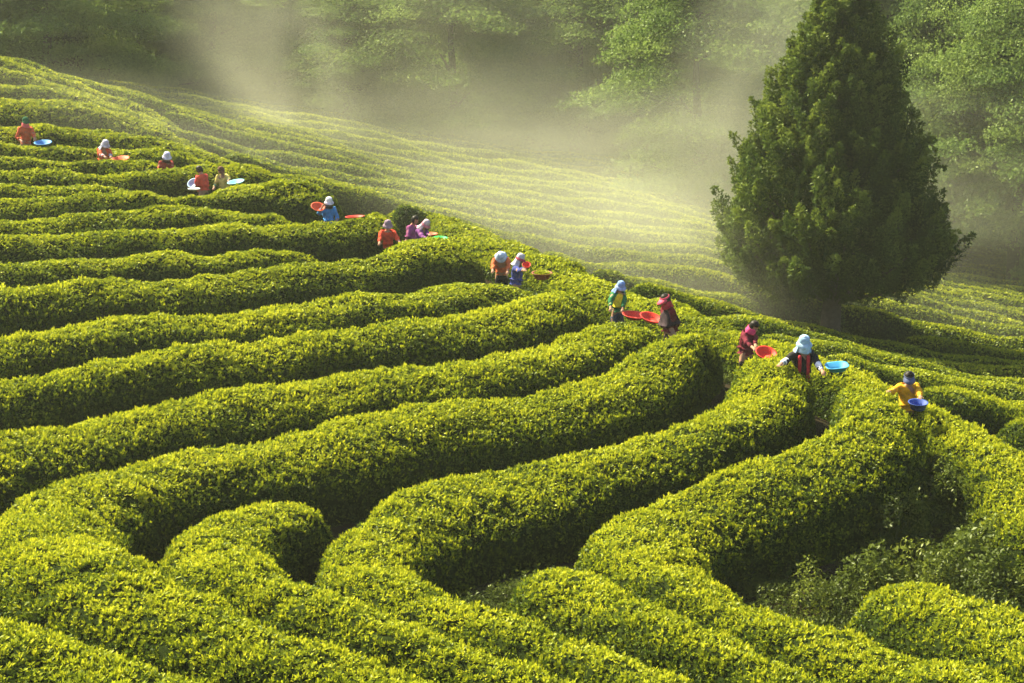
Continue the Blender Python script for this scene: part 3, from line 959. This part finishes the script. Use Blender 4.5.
# hands = (local +X hand, local -X hand); a picker that faces us has local +X on the photo's left
person('picker in an orange red jacket and pink scarf with a dark green hat', 25, 117, 50.2, 205, 8, (0.50, 0.09, 0.04), DK, ('cap', (0.02, 0.10, 0.04), (0.02, 0.10, 0.04)), (None, bp(0, -.18)), (0.62, 0.12, 0.14), 8)
person('picker in orange with a white sun hat above a red orange basin', 104, 140, 48.7, 215, 14, (0.62, 0.10, 0.04), DK, ('bonnet', (0.48, 0.46, 0.56), (0.50, 0.48, 0.58)), (bp(1, -.30, -.1), bp(1, -.22)), None, 14, cuffs=(0.40, 0.40, 0.46))
person('picker in dark red under a pale lavender hat', 166, 152, 47.1, 205, 10, (0.30, 0.045, 0.035), DK, ('bucket', (0.58, 0.54, 0.74), (0.62, 0.58, 0.76)), (None, bp(2, -.15)), (0.06, 0.03, 0.03), 16)
person('bareheaded dark haired picker in a red shirt seen from behind', 201, 167, 45.1, 50, 10, (0.62, 0.08, 0.05), DK, None, (bp(3, .15), bp(3, .1, .1)), None, 14)
person('picker in pale yellow with a brown cap', 222, 166, 45.9, 160, 14, (0.62, 0.52, 0.16), DK, ('cap', (0.14, 0.07, 0.05), (0.16, 0.07, 0.05)), (None, bp(5, -.18)), None, 16, cuffs=(0.05, 0.10, 0.07), twist=30)
person('picker in blue with a white hat and dark face cover behind a hedge', 328.5, 197.5, 43.1, 195, 6, (0.06, 0.22, 0.50), DK, ('bucket', (0.68, 0.66, 0.70), (0.62, 0.58, 0.66)), (bp(6, .1), None), (0.03, 0.025, 0.03), 10, vest=None)
person('picker in a loose red shirt with a mauve hat', 387.5, 221, 40.7, 190, 8, (0.58, 0.06, 0.03), DK, ('bucket', (0.24, 0.17, 0.22), (0.28, 0.19, 0.24)), (px(378, 250, 40.1), bp(8, -.16)), None, 12)
person('dark haired picker mostly hidden behind the picker in purple', 413, 217, 42, 240, 10, (0.30, 0.08, 0.22), DK, None, (None, bp(9, -.1)), None, 10)
person('picker in purple with a pink and white sun hat', 423, 219.5, 41, 235, 12, (0.20, 0.06, 0.22), DK, ('bonnet', (0.48, 0.38, 0.42), (0.50, 0.16, 0.22)), (px(432, 243, 40.4), bp(10, -.16)), None, 18)
person('stooping picker in orange with a pale blue hat bowed to us', 501, 251, 39.3, 178, 34, (0.55, 0.13, 0.05), DK, ('bonnet', (0.34, 0.44, 0.60), (0.40, 0.50, 0.62)), (px(491, 280, 38.7), px(508, 282, 38.7)), None, 30)
person('picker in navy with a white neck cloth and red banded hat', 518, 254, 38.7, 255, 6, (0.05, 0.06, 0.22), (0.03, 0.03, 0.07), ('bonnet', (0.50, 0.47, 0.54), (0.36, 0.05, 0.09)), (bp(12, -.2, .05, .05), bp(12, -.22, -.05, .06)), None, 8)
person('picker in a yellow vest and green sleeves with a blue sun hat', 619, 281, 36.5, 205, 8, (0.03, 0.16, 0.06), (0.05, 0.06, 0.10), ('bonnet', (0.20, 0.30, 0.58), (0.30, 0.38, 0.62)), (px(609, 318, 35.9), bp(13, -.26)), None, 16, vest=(0.78, 0.58, 0.03))
person('picker in a dark red hooded jacket with a pink visor', 668.5, 293, 34.5, 115, 6, (0.11, 0.012, 0.02), (0.015, 0.012, 0.014), ('visor', (0.70, 0.10, 0.16), None), (bp(14, .22, -.05), bp(14, .22, .1)), (0.42, 0.03, 0.05), 12, vest=(0.035, 0.022, 0.028))
person('picker in maroon with a bright pink scarf looking down into a red basin', 750, 321.5, 32.5, 225, 10, (0.13, 0.016, 0.03), (0.02, 0.017, 0.015), None, (bp(15, -.16, -.1), bp(15, -.17)), (0.62, 0.06, 0.18), 26)
person('picker in black with red panels, white arm covers and a pale blue bonnet', 803.5, 335.5, 30.6, 182, 6, (0.02, 0.018, 0.02), (0.03, 0.025, 0.03), ('bonnet', (0.28, 0.42, 0.58), (0.34, 0.48, 0.62)), (px(781, 364, 30.2), px(826, 377, 30.2)), (0.42, 0.56, 0.70), 12, cuffs=(0.72, 0.72, 0.74), stripes=(0.42, 0.03, 0.04))
person('picker in a yellow jacket with a dark visor and dark blue basin', 909, 370, 30.7, 172, 10, (0.70, 0.36, 0.02), (0.02, 0.02, 0.04), ('visor', (0.10, 0.12, 0.22), None), (px(888, 392, 30.3), bp(17, .06, 0, .06)), None, 14)
for s in SCALES: print('PERSON', s)
# ------------------------------------------------------------------ undergrowth in the gully and the gaps
def weeds(spots, n, name, label, size=(.03, .065), bushes=()):
    Vs, Qs, Ts, off = [], [], [], 0
    r = np.random.default_rng(21)
    for (u, v, d, rad, k, hmax) in spots:
        c = at(u, v, d)
        for _ in range(k):
            a, q = r.uniform(0, 2 * math.pi), math.sqrt(r.uniform(0, 1))
            x, y = c[0] + rad * q * math.cos(a), c[1] + rad * q * math.sin(a)
            dd = np.hypot(allp[:, 0] - x, allp[:, 1] - y).min()
            if dd < 0.75: continue
            z = float(ground(x, y)[0])
            h = hmax * r.uniform(0.3, 1.0) * (0.6 + 0.4 * math.sin(x * 2.1) * math.cos(y * 1.7))
            m = int(190 * (0.4 + h))
            w = 0.13 + 0.17 * h
            P = np.column_stack([x + r.normal(0, w, m), y + r.normal(0, w, m), z + np.abs(r.uniform(0, 1, m)) * h])
            N = np.column_stack([P[:, 0] - x, P[:, 1] - y, np.full(m, .5)]); N /= np.linalg.norm(N, axis=1)[:, None]
            V, Q, t = leaves(P, N, r.uniform(*size), np.full(m, r.uniform(.05, .75)), k=3, up=.35, spread=1.1, wid=.4, r=r)
            Vs.append(V); Qs.append(Q + off); Ts.append(t); off += len(V)
    for (u, v, d, n_) in bushes:
        c = at(u, v, d)
        for _ in range(n_):
            x, y = c[0] + r.normal(0, .55), c[1] + r.normal(0, .55)
            if np.hypot(allp[:, 0] - x, allp[:, 1] - y).min() < 0.95: continue
            R_, h = r.uniform(.26, .48), r.uniform(.45, 1.05)
            m = 420
            dd = r.normal(size=(m, 3)); dd /= np.linalg.norm(dd, axis=1)[:, None]; dd[:, 2] = np.abs(dd[:, 2])
            P = np.array([x, y, float(ground(x, y)[0])]) + dd * np.array([R_, R_, h]) * r.uniform(.6, 1.05, m)[:, None]
            V, Q, t = leaves(P, dd, r.uniform(.05, .09), np.full(m, r.uniform(.1, 1.0)), k=2, up=.2, spread=1.0, wid=.45, r=r)
            Vs.append(V); Qs.append(Q + off); Ts.append(t); off += len(V)
    o = link(name, mesh_np(name, np.vstack(Vs), np.vstack(Qs), [M_WEED], tone=np.concatenate(Ts)))
    tag(o, label, 'undergrowth', kind='stuff')


weeds([(960, 480, 28, 1.5, 60, .22), (965, 530, 26.8, 1.6, 110, .28), (985, 570, 25.6, 1.6, 100, .26), (940, 455, 29, 1.2, 50, .25), (1010, 600, 24.8, 1.4, 50, .25), (900, 545, 26, 1.4, 60, .25), (820, 580, 25, 1.5, 90, .35), (785, 600, 24.3, 1.0, 60, .3), (930, 500, 27.6, 1.2, 50, .25)],
      0, 'undergrowth', 'dark green weeds and saplings filling the gully at the lower right', bushes=[(965, 490, 27.8, 6), (950, 540, 26.6, 7), (1000, 560, 25.8, 7), (930, 560, 26, 4), (985, 600, 25, 4), (880, 555, 26, 3)])
weeds([(570, 555, 25.2, 1.2, 60, .4), (480, 590, 24, 1.2, 45, .35), (540, 560, 25, 1.0, 30, .3), (345, 530, 26, .8, 20, .25), (500, 288, 39, 1.2, 30, .5), (735, 390, 31.5, 1.3, 40, .3), (690, 340, 34, 1.2, 30, .3), (610, 320, 36.5, 1.2, 30, .3), (815, 400, 30, 1.0, 30, .3)], 0, 'undergrowth', 'low weeds in the dark gaps between the near hedges')
# ------------------------------------------------------------------ air
def box_mesh(name, lo, hi):
    bm = bmesh.new()
    bmesh.ops.create_cube(bm, size=1.0)
    for v in bm.verts:
        v.co = Vector([lo[i] + (v.co[i] + 0.5) * (hi[i] - lo[i]) for i in range(3)])
    me = bpy.data.meshes.new(name); bm.to_mesh(me); bm.free()
    return me


HZ, nt, out = new_mat('haze_air')
pv = nt.nodes.new('ShaderNodeVolumePrincipled')
pv.inputs['Color'].default_value = (0.94, 0.97, 0.82, 1)
pv.inputs['Density'].default_value = 0.00045
pv.inputs['Anisotropy'].default_value = 0.35
nt.links.new(pv.outputs[0], out.inputs['Volume'])
zlo = float(GV[:, 2].min()) - 1.0
o = link('haze', box_mesh('haze', (-440, -420, zlo), (440, 460, 31.0)), mats=[HZ])
tag(o, 'thin warm morning haze filling the whole valley', 'haze', kind='stuff')


def mist_mat(name, dens, nscale, seed, thr=0.35, stretch=(1, 1, 1)):
    m, nt, out = new_mat(name)
    N, Lk = nt.nodes.new, nt.links.new
    tc = N('ShaderNodeTexCoord')
    ln = N('ShaderNodeVectorMath'); ln.operation = 'LENGTH'
    Lk(tc.outputs['Object'], ln.inputs[0])
    fall = N('ShaderNodeMapRange'); fall.interpolation_type = 'SMOOTHERSTEP'
    fall.inputs['From Min'].default_value = 1.0; fall.inputs['From Max'].default_value = 0.15
    Lk(ln.outputs['Value'], fall.inputs['Value'])
    mp = N('ShaderNodeMapping')
    mp.inputs['Location'].default_value = (seed * 3.1, seed * 1.7, seed)
    mp.inputs['Scale'].default_value = stretch
    Lk(tc.outputs['Object'], mp.inputs['Vector'])
    no = N('ShaderNodeTexNoise')
    no.inputs['Scale'].default_value = nscale
    no.inputs['Detail'].default_value = 3.0
    no.inputs['Distortion'].default_value = 0.4
    Lk(mp.outputs[0], no.inputs['Vector'])
    nr = N('ShaderNodeMapRange'); nr.interpolation_type = 'SMOOTHSTEP'
    nr.inputs['From Min'].default_value = thr; nr.inputs['From Max'].default_value = 0.72
    nr.inputs['To Min'].default_value = 0.05
    Lk(no.outputs['Fac'], nr.inputs['Value'])
    mu = N('ShaderNodeMath'); mu.operation = 'MULTIPLY'
    Lk(fall.outputs[0], mu.inputs[0]); Lk(nr.outputs[0], mu.inputs[1])
    m2 = N('ShaderNodeMath'); m2.operation = 'MULTIPLY'; m2.inputs[1].default_value = dens
    Lk(mu.outputs[0], m2.inputs[0])
    pv = N('ShaderNodeVolumePrincipled')
    pv.inputs['Color'].default_value = (0.97, 0.97, 0.76, 1)
    pv.inputs['Anisotropy'].default_value = 0.3
    Lk(m2.outputs[0], pv.inputs['Density'])
    Lk(pv.outputs[0], out.inputs['Volume'])
    return m


def mist(u, v, d, rad, dens, nscale, seed, label, tilt=(0, 0, 0), thr=0.35):
    bm = bmesh.new()
    bmesh.ops.create_icosphere(bm, subdivisions=4, radius=1.0)
    me = bpy.data.meshes.new('mist'); bm.to_mesh(me); bm.free()
    me.materials.append(mist_mat('mist_air', dens, nscale, seed, thr))
    o = bpy.data.objects.new('mist', me); COL.objects.link(o)
    o.location = at(u, v, d); o.scale = rad
    o.rotation_euler = [math.radians(a) for a in tilt]
    return tag(o, label, 'mist', kind='stuff')


mist(500, 180, 62, (36, 21, 5.5), 0.021, 2.2, 1, 'pale mist lying over the valley floor before the forest')
mist(265, 75, 68, (5.0, 5, 9), 0.055, 1.6, 2, 'bright plume of mist rising at the upper left before the trees', (0, -18, 0), 0.3)
mist(560, 232, 51, (8, 6, 6.0), 0.066, 1.6, 3, 'glowing mist hanging behind the ridge of pickers', (0, 14, 0), 0.25)
mist(745, 80, 60, (4.0, 4, 7), 0.065, 1.6, 4, 'wisp of mist rising to the left of the juniper', (0, 22, 0), 0.3)
mist(670, 268, 46, (7.5, 5, 2.8), 0.060, 1.8, 5, 'low glowing mist around the foot of the juniper', (0, 10, 0), 0.25)
mist(470, 60, 72, (14, 5, 7), 0.022, 1.8, 6, 'thin veil of mist drifting across the forest edge', (0, -10, 0), 0.3)
mist(120, 125, 54, (12, 5, 2.4), 0.020, 1.6, 7, 'soft veil of mist over the top of the tea slope', (0, 8, 0), 0.3)
mist(960, 330, 52, (8, 5, 2.5), 0.022, 1.6, 8, 'faint mist over the shaded rows right of the juniper', (0, 6, 0), 0.3)
# ------------------------------------------------------------------ light
world = bpy.data.worlds.new('World')
scene.world = world
world.use_nodes = True
wn = world.node_tree
bg = wn.nodes['Background']
sky = wn.nodes.new('ShaderNodeTexSky')
sky.sky_type = 'NISHITA'
sky.sun_disc = False
sky.sun_elevation = SUN_EL
sky.sun_rotation = SUN_AZ
sky.air_density = 1.0
sky.dust_density = 2.5
wn.links.new(sky.outputs[0], bg.inputs['Color'])
bg.inputs['Strength'].default_value = 0.07
sl = bpy.data.lights.new('sun', 'SUN')
sl.energy = 5.0
sl.angle = math.radians(0.6)
sl.color = (1.0, 0.92, 0.60)
so = bpy.data.objects.new('sun', sl)
COL.objects.link(so)
sdir = Vector((math.sin(SUN_AZ) * math.cos(SUN_EL), math.cos(SUN_AZ) * math.cos(SUN_EL), math.sin(SUN_EL)))
so.rotation_euler = sdir.to_track_quat('Z', 'Y').to_euler()
so.location = sdir * 60

vs = scene.view_settings
vs.view_transform = 'Standard'
vs.look = 'None'
vs.exposure = 1.82
vs.gamma = 1.0
vs.use_curve_mapping = False
scene.render.engine = 'CYCLES'
cy = scene.cycles
cy.use_denoising = True
try: cy.denoiser = 'OPENIMAGEDENOISE'
except Exception: pass
try: cy.denoising_input_passes = 'RGB_ALBEDO'
except Exception: pass
cy.max_bounces = 6
cy.diffuse_bounces = 3
cy.glossy_bounces = 2
cy.transmission_bounces = 3
cy.volume_bounces = 1
cy.transparent_max_bounces = 8
cy.sample_clamp_indirect = 6
